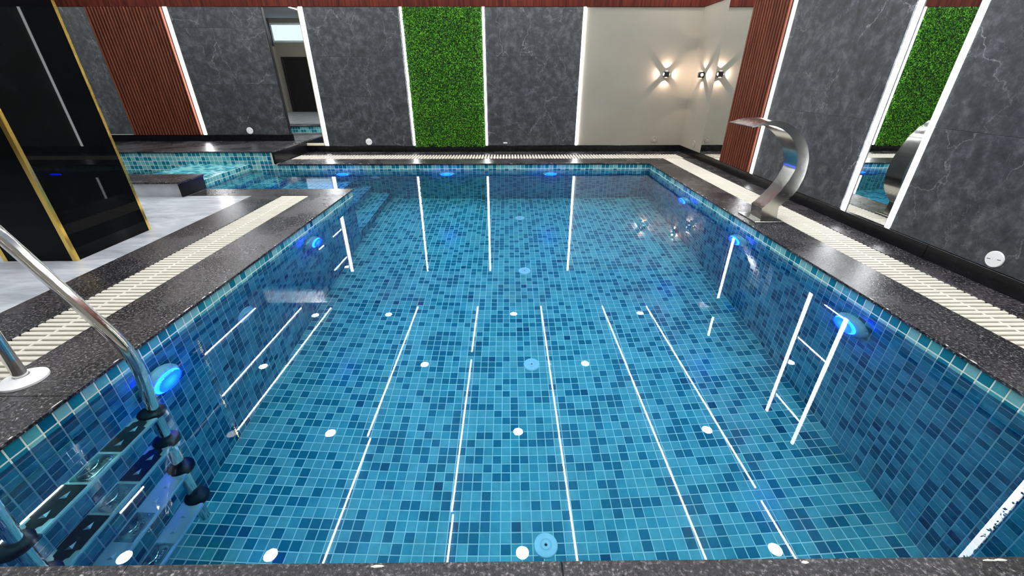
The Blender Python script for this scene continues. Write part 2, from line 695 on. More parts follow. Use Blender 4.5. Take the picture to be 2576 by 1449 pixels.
we = rec(structure(MB().box(XLEFT, XL - .001, YE - .15, YE, ZFL, ZT0).build('wall_pool_end', GROUT), 'tiled wall where the left deck ends at the stair channel'))
tiles(we, (XL, YE, ZT0 - 14 * T), (-1, 0, 0), (0, 0, 1), 28, 14, T, T)

# ---- stairs in the channel
steps = thing('pool_stairs', 'submerged blue tiled steps going down into the pool at its far left', 'stairs', (-3.4, 6.8, ZFL))
noses = [(-4.763, -4.457, -0.36), (-4.457, -4.074, -0.70), (-4.074, -2.943, -1.05), (-2.943, -2.598, -1.39), (-2.598, -2.243, -1.73)]
ny = 25
pv_ = (YF - YE) / ny
for x0, x1, z in noses:
    st = rec(sub(MB().box(x0, x1, YE, YF, ZFL, z), 'step', GROUT, steps))
    st2 = st
    nn = max(1, round((x1 - x0) / T))
    P = st
    # tiles() works relative to parent.location: give the step a zero local frame
    Lr = steps.location

    def tl(O, U, V, a, b, pu, pv, P=P, Lr=Lr):
        tiles(P, tuple(Vector(O) - Lr), U, V, a, b, pu, pv)
    tl((x0, YE, z), (1, 0, 0), (0, 1, 0), nn, ny, (x1 - x0) / nn, pv_)
    nr = round(0.34 / T)
    zb = z - 0.34
    tl((x1, YE, zb), (0, 1, 0), (0, 0, 1), ny, nr, pv_, 0.34 / nr)
# ---- tiled platform between the stairs and the left basin
pl = thing('tiled_platform', 'low blue mosaic platform standing just above the water beside the stairs', 'platform', (-5.3, 6.8, ZFL))
pb = rec(sub(MB().box(-5.87, -4.765, YE - .02, YF, ZFL, 0.0), 'platform_body', GROUT, pl))
Lr = pl.location
tiles(pb, tuple(Vector((-5.87, YE, 0.0)) - Lr), (1, 0, 0), (0, 1, 0), 15, ny, 1.105 / 15, pv_, singles=0)
tiles(pb, tuple(Vector((-4.765, YE, -0.375)) - Lr), (0, 1, 0), (0, 0, 1), ny, 5, pv_, T)
# basin floor left of the platform
bf = rec(structure(MB().box(XLEFT, -5.87, YE - .4, YF, -1.0, -0.75).build('floor_basin', GROUT), 'tiled floor of the small basin left of the platform'))
tiles(bf, (-5.87 - 40 * T, YE, -0.75), (1, 0, 0), (0, 1, 0), 40, ny, T, pv_)

# ---- water
mb = MB()
mb.quad((XL, YN, ZW), (XR, YN, ZW), (XR, YF, ZW), (XL, YF, ZW))
mb.quad((XLEFT, YE, ZW), (XL, YE, ZW), (XL, YF, ZW), (XLEFT, YF, ZW))
wt = mb.build('pool_water', WATER)
tag(wt, 'still clear blue water filling the pool', 'water', kind='stuff')
wt.cycles.is_caustics_caster = True


# ------------------------------------------------------------------ copings (granite slabs as parts)
def slab_run(name, label, rects, z1=0.0, th=0.02, joint=0.0025, c=0.002):
    root = link(name, None)
    structure(root, label)
    for (x0, x1, y0, y1, axis, step) in rects:
        a0, a1 = (x0, x1) if axis == 'x' else (y0, y1)
        n = max(1, round((a1 - a0) / step))
        d = (a1 - a0) / n
        for k in range(n):
            b0, b1 = a0 + k * d + joint / 2, a0 + (k + 1) * d - joint / 2
            if axis == 'x':
                mb = MB().cbox(b0, b1, y0, y1, z1 - th, z1, c)
            else:
                mb = MB().cbox(x0, x1, b0, b1, z1 - th, z1, c)
            mb.build('granite_slab', GRANITE, root)
    return root


GL0, GL1 = -3.062, -2.695       # left grating
GR0, GR1 = 3.037, 3.405         # right grating
GF0, GF1 = 8.262, 8.735         # far grating
slab_run('trim_1', 'black speckled granite edging along the left side of the pool',
         [(GL1, XL + .022, 0.3, 5.512, 'y', 1.3), (-3.47, GL0, 0.3, 5.512, 'y', 1.3), (-4.32, XL + .022, 5.514, YE + .02, 'x', 1.05)])
slab_run('trim_2', 'black speckled granite edging along the right side of the pool',
         [(XR - .022, GR0, 0.77, YF + .0, 'y', 1.4), (GR1, XWALL, 0.3, 8.26, 'y', 1.4)])
slab_run('trim_3', 'black granite edging between the far pool edge and the wall',
         [(-4.25, GR0, YF - .022, GF0, 'x', 1.5), (-4.25, XWALL, GF1, YWALL, 'x', 1.5), (3.46, XWALL, 8.262, GF1 - .003, 'x', 1.5)])
slab_run('trim_4', 'black granite edge nearest the camera along the bottom of the picture', [(-2.69, 3.03, 0.25, YN - .002 + .022, 'x', 1.45)])
# raised ledge at the far left
slab_run('trim_5', 'raised black granite ledge under the wooden slat panel at the far left', [(-8.8, -4.262, YF - .03, YWALL, 'x', 1.55)], z1=0.225, th=0.022)
mb = MB().cbox(-4.30, -4.262, YF - .025, YWALL, 0.0, 0.203, 0.002)
mb.build('trim_6', BLACKSTONE)
structure(bpy.data.objects['trim_6'], 'black stone end face of the raised ledge')
MB().box(XLEFT, -4.30, YF + .15, YWALL, -0.1, 0.203).build('wall_ledge', BLACKSTONE)
structure(bpy.data.objects['wall_ledge'], 'masonry body under the raised ledge')
mb = MB()
mb.box(-4.332, -4.299, YF - .004, YF + .012, -0.02, 0.203)
cs = mb.build('trim_7', CREAMF)
structure(cs, 'cream sealant strip at the corner of the raised tiled wall')
cs.location = (0.0, -0.004, 0)

# sub deck under gratings and copings
mb = MB()
mb.box(-3.47, XL - .15, 0.2, 5.9, -0.3, -0.10)
mb.box(-3.47, GL0, .2, 5.9, -0.1, -0.021)
mb.box(GL1, XL - .151, .2, 5.9, -0.1, -0.021)
mb.box(XR + .15, XWALL, 0.2, YWALL, -0.3, -0.10)
mb.box(XR + .151, GR0, .2, YF + .15, -0.1, -0.021)
mb.box(GR1, XWALL, .2, 8.26, -0.1, -0.021)
mb.box(XLEFT, XWALL, YF + .151, YWALL, -0.3, -0.101)
mb.box(-4.27, GR0, YF + .152, GF0, -0.1, -0.021)
mb.box(-4.27, XWALL, GF1, YWALL, -0.1, -0.021)
mb.box(-2.7, 3.04, .24, YN - .301, -0.3, -0.021)
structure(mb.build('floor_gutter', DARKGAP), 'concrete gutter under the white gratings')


# ------------------------------------------------------------------ overflow gratings
def grating(name, label, x0, x1, y0, y1, axis, pitch, w):
    root = thing(name, label, 'drain grating', ((x0 + x1) / 2, (y0 + y1) / 2, 0), 'white overflow gratings around the pool')
    a0, a1 = (y0, y1) if axis == 'y' else (x0, x1)
    n = int((a1 - a0) / pitch)
    p = (a1 - a0) / n
    if axis == 'y':
        hw = (x1 - x0) / 2 - .003
        me = MB().cbox(-hw, hw, -w / 2, w / 2, -0.030, -0.002, 0.004).build('slat', GRATEM, root)
        hr = MB().cbox(-.008, .008, -(y1 - y0) / 2, (y1 - y0) / 2, -0.034, -0.0035, 0.002)
    else:
        hw = (y1 - y0) / 2 - .003
        me = MB().cbox(-w / 2, w / 2, -hw, hw, -0.030, -0.002, 0.004).build('slat', GRATEM, root)
        hr = MB().cbox(-(x1 - x0) / 2, (x1 - x0) / 2, -.008, .008, -0.034, -0.0035, 0.002)
    for k in range(n):
        o = me if k == 0 else me.copy()
        if k:
            COL.objects.link(o)
        d = (k + .5) * p - (a1 - a0) / 2
        o.location = (0, d, 0) if axis == 'y' else (d, 0, 0)
    hr.build('rib', GRATEM, root)
    if axis == 'y':
        for s_ in (-.32, .32):
            hh = MB().cbox(-.006, .006, -(y1 - y0) / 2, (y1 - y0) / 2, -0.04, -0.030, 0.002)
            hh.v = [(a + s_ * (x1 - x0), b, c) for a, b, c in hh.v]
            hh.build('rib', GRATEM, root)
    return root


grating('overflow_grating', 'white slatted grating running along the left side of the pool', GL0, GL1, 0.3, 5.512, 'y', 0.0512, 0.0350)
grating('overflow_grating', 'white slatted grating running along the right side of the pool', GR0, GR1, 0.3, 8.262, 'y', 0.0512, 0.0350)
grating('overflow_grating', 'narrow looking white grating across the far end of the pool', -4.25, 3.46, GF0, GF1, 'x', 0.0595, 0.035)

# ------------------------------------------------------------------ left deck floor of pale marble
flr = structure(MB().box(XLEFT, -3.475, YBACK, 5.5, -0.3, -0.012).build('floor', FLOORM), 'pale grey marble floor left of the pool')
ys = [YBACK, -1.2, -0.3, 0.6, 1.5, 2.4, 3.3, 4.2, 5.1, 5.51]
xs = [-3.472 - 0.9 * k for k in range(8)]
for i in range(len(xs) - 1):
    for j in range(len(ys) - 1):
        MB().cbox(xs[i + 1] + .001, xs[i] - .001, ys[j] + .001, ys[j + 1] - .001, -0.012, 0.0, 0.0008).build('floor_tile', FLOORM, flr)
structure(MB().box(-3.471, XWALL, YBACK, 0.25, -0.3, -0.001).build('floor_near', FLOORM), 'marble floor behind the camera')

# ------------------------------------------------------------------ low wall (island) with granite cap, beside the left deck
isl = thing('low_wall', 'low grey tiled wall with thick black granite cap behind the black pillar', 'low wall', (-6.0, 5.65, 0))
sub(MB().box(-9.9, -4.36, 5.49, 5.90, -0.75, 0.172), 'wall_body', [FLOORM], isl)
sub(MB().cbox(-4.362, -4.335, 5.455, 5.925, 0.0, 0.176, .002), 'end_panel', BLACKSTONE, isl)
sub(MB().cbox(-9.9, -4.325, 5.44, 5.94, 0.174, 0.203, .004), 'cap_slab', GRANITE, isl)
ib = rec(sub(MB().box(-9.9, -4.37, 5.90, 5.905, -0.75, 0.173), 'tiled_back', GROUT, isl))
tiles(ib, tuple(Vector((-4.37, 5.906, 0.172 - 12 * T)) - isl.location), (-1, 0, 0), (0, 0, 1), 60, 12, T, T)

# ------------------------------------------------------------------ walls, frieze, ceiling
TH = 0.2
wfar = MB().box(XLEFT, XWALL + TH, YWALL + .05, YWALL + TH, -0.3, ZCEIL).build('wall_far', BEIGE)
structure(wfar, 'far wall with marble, slat, mirror and hedge panels')
wright = MB().box(XWALL + .05, XWALL + TH, YBACK - TH, YWALL + TH, -0.3, ZCEIL).build('wall_right', BEIGE)
structure(wright, 'right wall with marble, slat and mirror panels')
wleft = MB().box(XLEFT - TH, XLEFT, YBACK - TH, YWALL + TH, -0.3, ZCEIL).build('wall_left', MARBLE)
structure(wleft, 'dark marble wall seen only in the mirrors')
MB().cbox(XLEFT, XLEFT + .02, YBACK, 2.6, 0, ZTOP, .002).build('painted_panel', BEIGE, wleft)
wb = MB()
# back wall with window opening x -9.8..-8.45, z 2.72..3.42
wb.box(XLEFT - TH, -9.98, YBACK - TH, YBACK, -.3, ZCEIL)
wb.box(-8.5, XWALL + TH, YBACK - TH, YBACK, -.3, ZCEIL)
wb.box(-9.98, -8.5, YBACK - TH, YBACK, -.3, 2.72)
wb.box(-9.98, -8.5, YBACK - TH, YBACK, 3.42, ZCEIL)
structure(wb.build('wall_back', BEIGE), 'beige wall behind the camera, seen in the mirror')
wn_ = link('window_1', None)
structure(wn_, 'high frosted window seen in the far wall mirror')
mb = MB()
for a in ((-9.98, -9.93, 2.72, 3.42), (-8.56, -8.5, 2.72, 3.42), (-9.93, -8.56, 2.72, 2.79), (-9.93, -8.56, 3.35, 3.42)):
    mb.box(a[0], a[1], YBACK - .08, YBACK + .01, a[2], a[3])
mb.build('window_frame', LINEN, wn_)
MB().box(-9.93, -8.56, YBACK - .05, YBACK - .04, 2.79, 3.35).build('pane', WINM, wn_)
dr = link('door_1', None)
structure(dr, 'black doorway seen in the far wall mirror')
MB().cbox(-9.72, -8.35, YBACK, YBACK + .05, 0.0, 2.1, .005).build('door_leaf', DOORM, dr)
mb = MB()
mb.cbox(-9.80, -9.72, YBACK, YBACK + .07, 0, 2.18, .005)
mb.cbox(-8.35, -8.27, YBACK, YBACK + .07, 0, 2.18, .005)
mb.cbox(-9.72, -8.35, YBACK, YBACK + .07, 2.1, 2.18, .005)
mb.build('door_frame', BLACKM, dr)
structure(MB().box(XLEFT - TH, XWALL + TH, YBACK - TH, YWALL + TH, ZCEIL, ZCEIL + .2).build('ceiling', CEILW), 'pale ceiling with light strips, seen in the water')

# wooden frieze above the panels
fz = link('trim_8', None)
structure(fz, 'reddish brown wooden frieze above the far wall panels')
n = 11
for k in range(n):
    x0 = XLEFT + (XWALL - XLEFT) * k / n
    x1 = XLEFT + (XWALL - XLEFT) * (k + 1) / n
    MB().cbox(x0 + .0005, x1 - .0005, YWALL - .035, YWALL + .05, ZTOP + .004, ZCEIL, .0006).build('wood_panel', WOODF, fz)
fz2 = link('trim_9', None)
structure(fz2, 'reddish brown wooden frieze above the right wall panels')
for k in range(9):
    y0 = YBACK + (YWALL - .035 - YBACK) * k / 9
    y1 = YBACK + (YWALL - .035 - YBACK) * (k + 1) / 9
    MB().cbox(XWALL - .02, XWALL + .05, y0 + .0005, y1 - .0005, ZTOP + .004, ZCEIL, .0006).build('wood_panel', WOODF, fz2)

# baseboards
ZB = 0.125


def skirt(name, label, boxes):
    r_ = link(name, None)
    structure(r_, label)
    for bx in boxes:
        MB().cbox(*bx, .003).build('skirting_stone', BLACKSTONE, r_)


skirt('baseboard_far', 'polished black stone skirting along the far wall',
      [(-3.79, -2.52, 9.095, YWALL, 0, ZB), (-2.518, -.12, 9.095, YWALL, 0, ZB), (-.118, 2.0, 9.095, YWALL, 0, ZB), (2.002, XWALL - .02, 9.095, YWALL, 0, ZB),
       (-4.262, -3.792, YWALL - .005, YWALL + .03, 0, ZB)])
skirt('baseboard_left', 'polished black stone skirting on the raised ledge at the far left', [(-9.9, -6.5, 9.10, YWALL, .225, .35), (-6.498, -4.53, 9.10, YWALL, .225, .35)])
skirt('baseboard_right', 'polished black stone skirting along the right wall',
      [(3.645, XWALL + .0, y0, y1 - .002, 0, ZB) for y0, y1 in ((-1, 1.5), (1.5, 3.3), (3.3, 4.9), (4.9, 6.6), (6.6, 9.09))])


# ------------------------------------------------------------------ wall finishes
def marble_far(x0, x1, zs):
    for k in range(len(zs) - 1):
        MB().cbox(x0 + .001, x1 - .001, YWALL - .030, YWALL + .05, zs[k] + .001, zs[k + 1] - .001, .0015).build('marble_tile', MARBLE, wfar)


def marble_right(y0, y1, zs):
    for k in range(len(zs) - 1):
        MB().cbox(XWALL - .020, XWALL + .05, y0 + .001, y1 - .001, zs[k] + .001, zs[k + 1] - .001, .0015).build('marble_tile', MARBLE, wright)


marble_far(-6.27, -4.56, [.352, 1.29, 2.24, ZTOP])
marble_far(-3.79, -2.025, [ZB + .002, 1.06, 1.77, ZTOP])
marble_far(-.42, 1.41, [ZB + .002, 1.07, 1.77, ZTOP])
marble_right(4.385, 6.19, [ZB + .002, 1.035, ZTOP])
marble_right(1.95, 3.715, [ZB + .002, 1.035, ZTOP])
marble_right(-2.0, 0.4, [ZB + .002, 1.035, ZTOP])
# plain beige faces
MB().cbox(1.47, XWALL, YWALL - .012, YWALL + .05, ZB, ZTOP, .001).build('painted_panel', BEIGE, wfar)
MB().cbox(XWALL - .012, XWALL + .05, 8.10, YWALL - .012, ZB, ZTOP, .001).build('painted_panel', BEIGE, wright)


def mirror(name, label, bx, mbx):
    r_ = thing(name, label, 'mirror', ((bx[0] + bx[1]) / 2, (bx[2] + bx[3]) / 2, bx[4]))
    sub(MB().box(*bx), 'mirror_glass', MIRROR, r_)
    sub(MB().box(*mbx), 'backing', BLACKM, r_)
    return r_


mirror('wall_mirror', 'tall narrow mirror on the far wall between marble and light strip, showing a window', (-4.545, -3.895, YWALL + .008, YWALL + .014, .175, ZTOP), (-4.545, -3.895, YWALL + .0141, YWALL + .05, .175, ZTOP))
mirror('wall_mirror', 'mirror left of the wooden slats at the far left, half behind the pillar', (-9.6, -7.79, YWALL - .006, YWALL - .002, .352, ZTOP), (-9.6, -7.79, YWALL - .0019, YWALL + .05, .352, ZTOP))
mirror('wall_mirror', 'tall mirror on the right wall between two light strips, showing the hedge panel', (XWALL - .006, XWALL - .002, 3.80, 4.30, ZB + .002, ZTOP), (XWALL - .0019, XWALL + .05, 3.80, 4.30, ZB + .002, ZTOP))
mirror('wall_mirror', 'narrow mirror beside the right corner, left of the wooden slats, showing a wall lamp', (XWALL - .016, XWALL - .012, 7.29, 8.10, ZB + .002, ZTOP), (XWALL - .0119, XWALL + .05, 7.29, 8.10, ZB + .002, ZTOP))
sl = MB().cbox(-4.262, -3.89, YWALL - .012, YWALL + .05, ZB + .001, .174, .002).build('trim_10', CREAMF)
structure(sl, 'cream sill under the tall far mirror')
sl = MB().cbox(-3.893, -3.872, YWALL - .02, YWALL + .05, ZB + .001, ZTOP, .002).build('trim_11', BEIGE)
structure(sl, 'thin beige post beside the far mirror')
sl = MB().cbox(-4.56, -4.546, YWALL - .03, YWALL + .05, .226, ZTOP, .002).build('trim_12', BLACKM)
structure(sl, 'thin black edge left of the far mirror')


# ---- slatted wood panels
def slat_panel(label, far, a0, a1, z0, z1, n):
    """vertical ribs; far: along X on the far wall, else along Y on the right wall"""
    if far:
        root = thing('slat_panel', label, 'wall panel', ((a0 + a1) / 2, YWALL, z0))
    else:
        root = thing('slat_panel', label, 'wall panel', (XWALL, (a0 + a1) / 2, z0))
    p = (a1 - a0) / n
    prof = [(-.5, 0), (-.5, .5), (-.36, .86), (-.14, 1), (.14, 1), (.36, .86), (.5, .5), (.5, 0)]
    wd, dp = (p * 0.48, 0.046) if far else (p * 0.52, 0.022)
    mb = MB()
    hgt = z1 - z0
    pts = [(q[0] * wd, q[1] * dp) for q in prof]
    m_ = len(pts)
    for z in (0, hgt):
        for u_, d_ in pts:
            mb.v.append((u_, -d_, z) if far else (-d_, u_, z))
    for k in range(m_ - 1):
        mb.f.append((k, k + 1, k + 1 + m_, k + m_) if far else (k + 1, k, k + m_, k + 1 + m_))
        mb.m.append(0)
    mb.f.append(tuple(range(m_, 2 * m_)))
    mb.f.append(tuple(range(m_)))
    mb.m += [0, 0]
    first = mb.build('slat', WOOD, root, True, 50)
    for k in range(n):
        o = first if k == 0 else first.copy()
        if k:
            COL.objects.link(o)
        d = -(a1 - a0) / 2 + (k + .5) * p
        o.location = (d, -.012, 0) if far else (-.012, d, 0)
    if far:
        sub(MB().box(a0, a1, YWALL - .013, YWALL + .05, z0, z1), 'back_board', WOODBACK, root)
    else:
        sub(MB().box(XWALL - .013, XWALL + .05, a0, a1, z0, z1), 'back_board', WOODBACK, root)
    return root


slat_panel('reddish wooden slat panel on the far wall, next to the black pillar', True, -7.785, -6.37, .352, ZTOP, 24)
slat_panel('reddish wooden slat panel on the right wall behind the steel water spout', False, 6.315, 7.285, ZB + .003, ZTOP, 14)


# ---- vertical LED strips
def led(label, far, a, z0, w_=.045, hid=0.0, mat=LEDM):
    if far:
        r_ = thing('led_strip', label, 'light strip', (a, YWALL, z0), 'vertical white light strips on the walls')
        sub(MB().cbox(a - w_ / 2, a + w_ / 2, YWALL - .037, YWALL - .004, z0, ZTOP + .002, .003), 'diffuser', mat, r_)
        sub(MB().box(a - w_ / 2 - .004, a + w_ / 2 + .004, YWALL - .004, YWALL + .05, z0, ZTOP + .002), 'channel', LINEN, r_)
    else:
        r_ = thing('led_strip', label, 'light strip', (XWALL, a, z0), 'vertical white light strips on the walls')
        sub(MB().cbox(XWALL - .027, XWALL - .004, a - w_ / 2, a + w_ / 2, z0, ZTOP + .002, .003), 'diffuser', mat, r_)
        sub(MB().box(XWALL - .004, XWALL + .05, a - w_ / 2 - .004, a + w_ / 2 + .004, z0, ZTOP + .002), 'channel', LINEN, r_)


led('white light strip between wooden slats and marble at the far left', True, -6.32, .354, .05)
led('broad white light strip right of the tall far mirror', True, -3.83, ZB + .003, .058)
led('white light strip on the left edge of the green hedge panel', True, -1.985, ZB + .003, .037)
led('white light strip on the right edge of the green hedge panel', True, -.455, ZB + .003, .037)
led('white light strip between marble and beige wall on the far wall', True, 1.44, ZB + .003, .037)
led('white light strip on the right wall beside the wooden slats', False, 6.250, ZB + .003, .038)
led('white light strip on the far edge of the right wall mirror', False, 4.343, ZB + .003, .038)
led('white light strip on the near edge of the right wall mirror', False, 3.757, ZB + .003, .038)
led('white light strip by the near hedge on the right wall, seen in the water', False, 1.905, ZB + .003, .038)


# ---- hedge panels
def hedge(label, far, a0, a1, z0, z1, count):
    loc = ((a0 + a1) / 2, YWALL, z0) if far else (XWALL, (a0 + a1) / 2, z0)
    root = thing('hedge_panel', label, 'hedge panel', loc)
    if far:
        sub(MB().box(a0 + .01, a1 - .01, YWALL - .03, YWALL + .05, z0, z1), 'backing', HEDGEBACK, root)
    else:
        sub(MB().box(XWALL - .03, XWALL + .05, a0 + .01, a1 - .01, z0, z1), 'backing', HEDGEBACK, root)
    a = rng.uniform(a0, a1, count)
    z = rng.uniform(z0 - .02, z1 - .006, count)
    d = .03 + rng.uniform(0, 1, count) ** .6 * .045 + .012 * np.sin(a * 21) * np.sin(z * 23)
    V = np.zeros((count, 4, 3))
    nrm = rng.normal(0, .55, (count, 3))
    if far:
        nrm[:, 1] -= 1
        C0 = np.stack([a, YWALL - d, z], 1)
    else:
        nrm[:, 0] -= 1
        C0 = np.stack([XWALL - d, a, z], 1)
    nrm /= np.linalg.norm(nrm, axis=1)[:, None]
    t = rng.normal(0, 1, (count, 3))
    t -= (t * nrm).sum(1)[:, None] * nrm
    t /= np.linalg.norm(t, axis=1)[:, None]
    bt = np.cross(nrm, t)
    ln = rng.uniform(.010, .017, count)[:, None]
    wd = ln * .62
    V[:, 0] = C0 - t * ln
    V[:, 1] = C0 + bt * wd + nrm * .003
    V[:, 2] = C0 + t * ln
    V[:, 3] = C0 - bt * wd + nrm * .003
    V -= np.array(loc)
    me = bpy.data.meshes.new('leaves')
    me.from_pydata(V.reshape(-1, 3).tolist(), [], (np.arange(count * 4).reshape(-1, 4)).tolist())
    me.materials.append(LEAF)
    o = link('leaves', me, root)
    o['kind'] = 'stuff'


hedge('green artificial boxwood panel between two light strips on the far wall', True, -1.965, -.478, ZB, ZTOP, 17000)
hedge('green artificial boxwood panel on the near right wall, seen in the water', False, 0.42, 1.872, ZB, ZTOP, 9000)

# ------------------------------------------------------------------ ceiling lights
WHITE = (0.95, 0.98, 1.0)
lines = [(-6.46, 4.87, 9.08), (-6.46, 3.0, 4.0), (-5.30, 5.845, 9.08), (-5.27, 3.436, 3.99), (-4.54, 5.02, 9.08), (-2.33, 4.86, 9.10), (-2.27, -1.5, 4.82), (-0.80, 7.17, 9.10), (-0.79, 3.54, 6.89),
         (-0.765, -1.5, 3.50), (0.815, -1.5, 9.10), (2.39, -1.5, 9.10), (3.52, 3.86, 9.08), (3.49, -1.5, 3.66), (-3.9, -1.5, 2.4), (-7.6, -1.5, 8.0)]  # last two strips are unseen; the far left one stays to light that deck
LN = ['leftmost line, far piece', 'leftmost line, near piece by the ladder', 'second line from the left, far piece', 'second line from the left, near piece by the ladder', 'third line from the left',
      'fourth line from the left, far piece', 'fourth line from the left, near piece', 'fifth line, farthest piece', 'fifth line, middle piece', 'fifth line, nearest piece',
      'line just right of the middle', 'third line from the right', 'rightmost line, far piece', 'rightmost line, near piece', 'unseen short line over the left deck near the camera', 'unseen long line added to light the far left deck']
for (x, y0, y1), where in zip(lines, LN):
    t = thing('ceiling_strip', 'white ceiling light strip, ' + where, 'light strip', (x, (y0 + y1) / 2, ZCEIL), 'ceiling light strips, seen reflected in the water')
    sub(MB().cbox(x - .011, x + .011, y0, y1, ZCEIL - .012, ZCEIL, .002), 'diffuser', LEDTOP, t)
    area_light('strip_light', (0, 0, -.014), .016, (y1 - y0) - .01, L_LINE, WHITE, parent=t)
spots = [(-4.78, 8.70), (-2.98, 8.72), (.115, 8.72), (3.26, 8.72), (-5.0, 6.70), (-1.73, 6.73), (1.555, 6.73),
         (-2.96, 4.93), (.14, 4.93), (3.29, 4.94), (-4.73, 2.98), (-2.95, 2.99), (.15, 2.99), (3.30, 3.0)]
ROWN = {8.7: 'farthest row', 6.7: 'second row', 4.9: 'third row', 3.0: 'nearest row'}
for x, y in spots + [(-4.66, 4.92)]:
    rw = min(ROWN, key=lambda q: abs(q - y))
    cols_ = sorted(a for a, b in spots + [(-4.66, 4.92)] if abs(b - y) < .5)
    cn = ('leftmost', 'second from the left', 'third from the left', 'rightmost')[cols_.index(x)] if len(cols_) == 4 else ('left one', 'middle one', 'right one')[cols_.index(x)]
    on = (x, y) != (-4.66, 4.92)
    t = thing('downlight', ('white downlight reflected in the pool, %s, %s' % (ROWN[rw], cn) if on else 'dim downlight reflected in the pool, leftmost of the third row'), 'ceiling light', (x, y, ZCEIL), 'round ceiling downlights, seen reflected in the water')
    sub(MB().lathe([(.085, 0), (.100, -.004), (.100, -.010), (.080, -.014), (.079, -.012)], (x, y, ZCEIL), (0, 0, 1), 28), 'bezel', WHITEP, t, True)
    sub(MB().lathe([(.080, -.010), (.0, -.0102)], (x, y, ZCEIL), (0, 0, 1), 28), 'lens', SPOTM if on else WHITEP, t)
    if on:
        area_light('downlight_lamp', (0, 0, -.013), .158, .158, L_SPOT, (1, .985, .96), shape='DISK', parent=t)

# white box added on the frieze for a pale patch reflected in the water
rbox = thing('air_conditioner', 'white box high on the frieze, added for its pale reflection in the water', 'white box', (-5.25, YWALL, 2.95))
sub(MB().cbox(-6.0, -4.5, YWALL - .25, YWALL - .035, 2.95, 3.33, .03), 'casing', WHITEP, rbox)
sub(MB().cbox(-5.9, -4.6, YWALL - .262, YWALL - .252, 2.99, 3.04, .003), 'louver', LINEN, rbox)


# ------------------------------------------------------------------ wall lamps with four beams
def sconce(label, far, a, z):
    c = Vector((a, YWALL - .012, z)) if far else Vector((XWALL - .012, a, z))
    out = Vector((0, -1, 0)) if far else Vector((-1, 0, 0))
    side = Vector((1, 0, 0)) if far else Vector((0, 1, 0))
    up = Vector((0, 0, 1))
    t = thing('wall_lamp', label, 'wall lamp', tuple(c))
    h, d = .052, .10
    cc = c + out * d / 2
    mb = MB()
    ex = abs(side.x) * h + abs(out.x) * d / 2
    ey = abs(side.y) * h + abs(out.y) * d / 2
    mb.cbox(cc.x - ex, cc.x + ex, cc.y - ey, cc.y + ey, cc.z - h, cc.z + h, .020)
    sub(mb, 'body', BLACKM, t)
    for dr_ in (side, -side, up, -up):
        le = sub(MB().lathe([(.026, -.002), (.026, .004), (.018, .009), (0, .011)], c + out * .055 + dr_ * h, dr_, 20), 'lens', WARM, t, True)
        l = bpy.data.lights.new('lamp_beam', 'SPOT')
        l.energy = 19
        l.color = (1.0, .73, .60)
        l.spot_size = math.radians(88)
        l.spot_blend = .06
        l.shadow_soft_size = .006
        o = bpy.data.objects.new('lamp_beam', l)
        COL.objects.link(o)
        o.parent = t
        o.location = out * .050 + dr_ * (h + .012)
        o.rotation_euler = (dr_ - out * .02).to_track_quat('-Z', 'Y').to_euler()


sconce('small black cube wall lamp with four beams on the far beige wall', True, 3.125, 1.463)
sconce('small black cube wall lamp on the right wall close to the corner', False, 8.60, 1.450)


# ------------------------------------------------------------------ round wall plates
def plate(label, c, axis, r_, mat, slots=True, ang=0.2):
    t = thing('wall_plate', label, 'wall plate', c)
    ax = Vector(axis)
    sub(MB().lathe([(r_, -.004), (r_, .006), (r_ - .004, .010), (0, .0102)], c, ax, 36), 'disc', mat, t, True)
    if slots:
        up = Vector((0, 0, 1))
        s_ = up.cross(ax).normalized()
        u = s_ * math.cos(ang) + up * math.sin(ang)
        v = ax.cross(u)
        C0 = Vector(c)
        for sg in (-1, 1):
            mb = MB()
            pts = [C0 + ax * .0105 + u * sg * (r_ * (.35 + .4 * a)) + v * b * .0022 for a, b in ((0, -1), (1, -1), (1, 1), (0, 1))]
            mb.quad(*(pts if sg > 0 else pts[::-1]))
            p2 = [p - ax * .003 for p in pts]
            for k in range(4):
                mb.quad(pts[k], pts[(k + 1) % 4], p2[(k + 1) % 4], p2[k])
            sub(mb, 'slot', BLACKM, t)
        sub(MB().lathe([(r_ * .17, .010), (r_ * .17, .0125), (r_ * .12, .0125), (r_ * .12, .0105)], c, ax, 20), 'boss', LINEN, t, True)
    return t


XP, YP = XWALL - .02, YWALL - .03
plate('white round cover plate low on the near marble of the right wall', (XP, 2.80, .205), (-1, 0, 0), .062, WHITEP)
plate('white round cover plate low on the marble right of the tall far mirror', (-2.937, YP, .205), (0, -1, 0), .066, WHITEP)
plate('white round cover plate low on the marble above the raised ledge', (-5.37, YP, .43), (0, -1, 0), .066, WHITEP)
plate('beige painted round cover plate low on the far beige wall', (3.09, YWALL - .012, .232), (0, -1, 0), .066, BEIGE, ang=1.2)
plate('beige painted round cover plate low on the right wall by the corner', (XWALL - .012, 8.45, .232), (-1, 0, 0), .066, BEIGE, ang=1.2)
t = thing('wall_clip', 'tiny white clip at the foot of the marble right of the hedge', 'clip', (-.06, YP, .175))
sub(MB().cbox(-.105, -.02, YP - .02, YP, .165, .19, .003), 'clip_body', WHITEP, t)
sub(MB().cbox(-.098, -.055, YP - .023, YP - .02, .169, .186, .001), 'clip_face', LINEN, t)

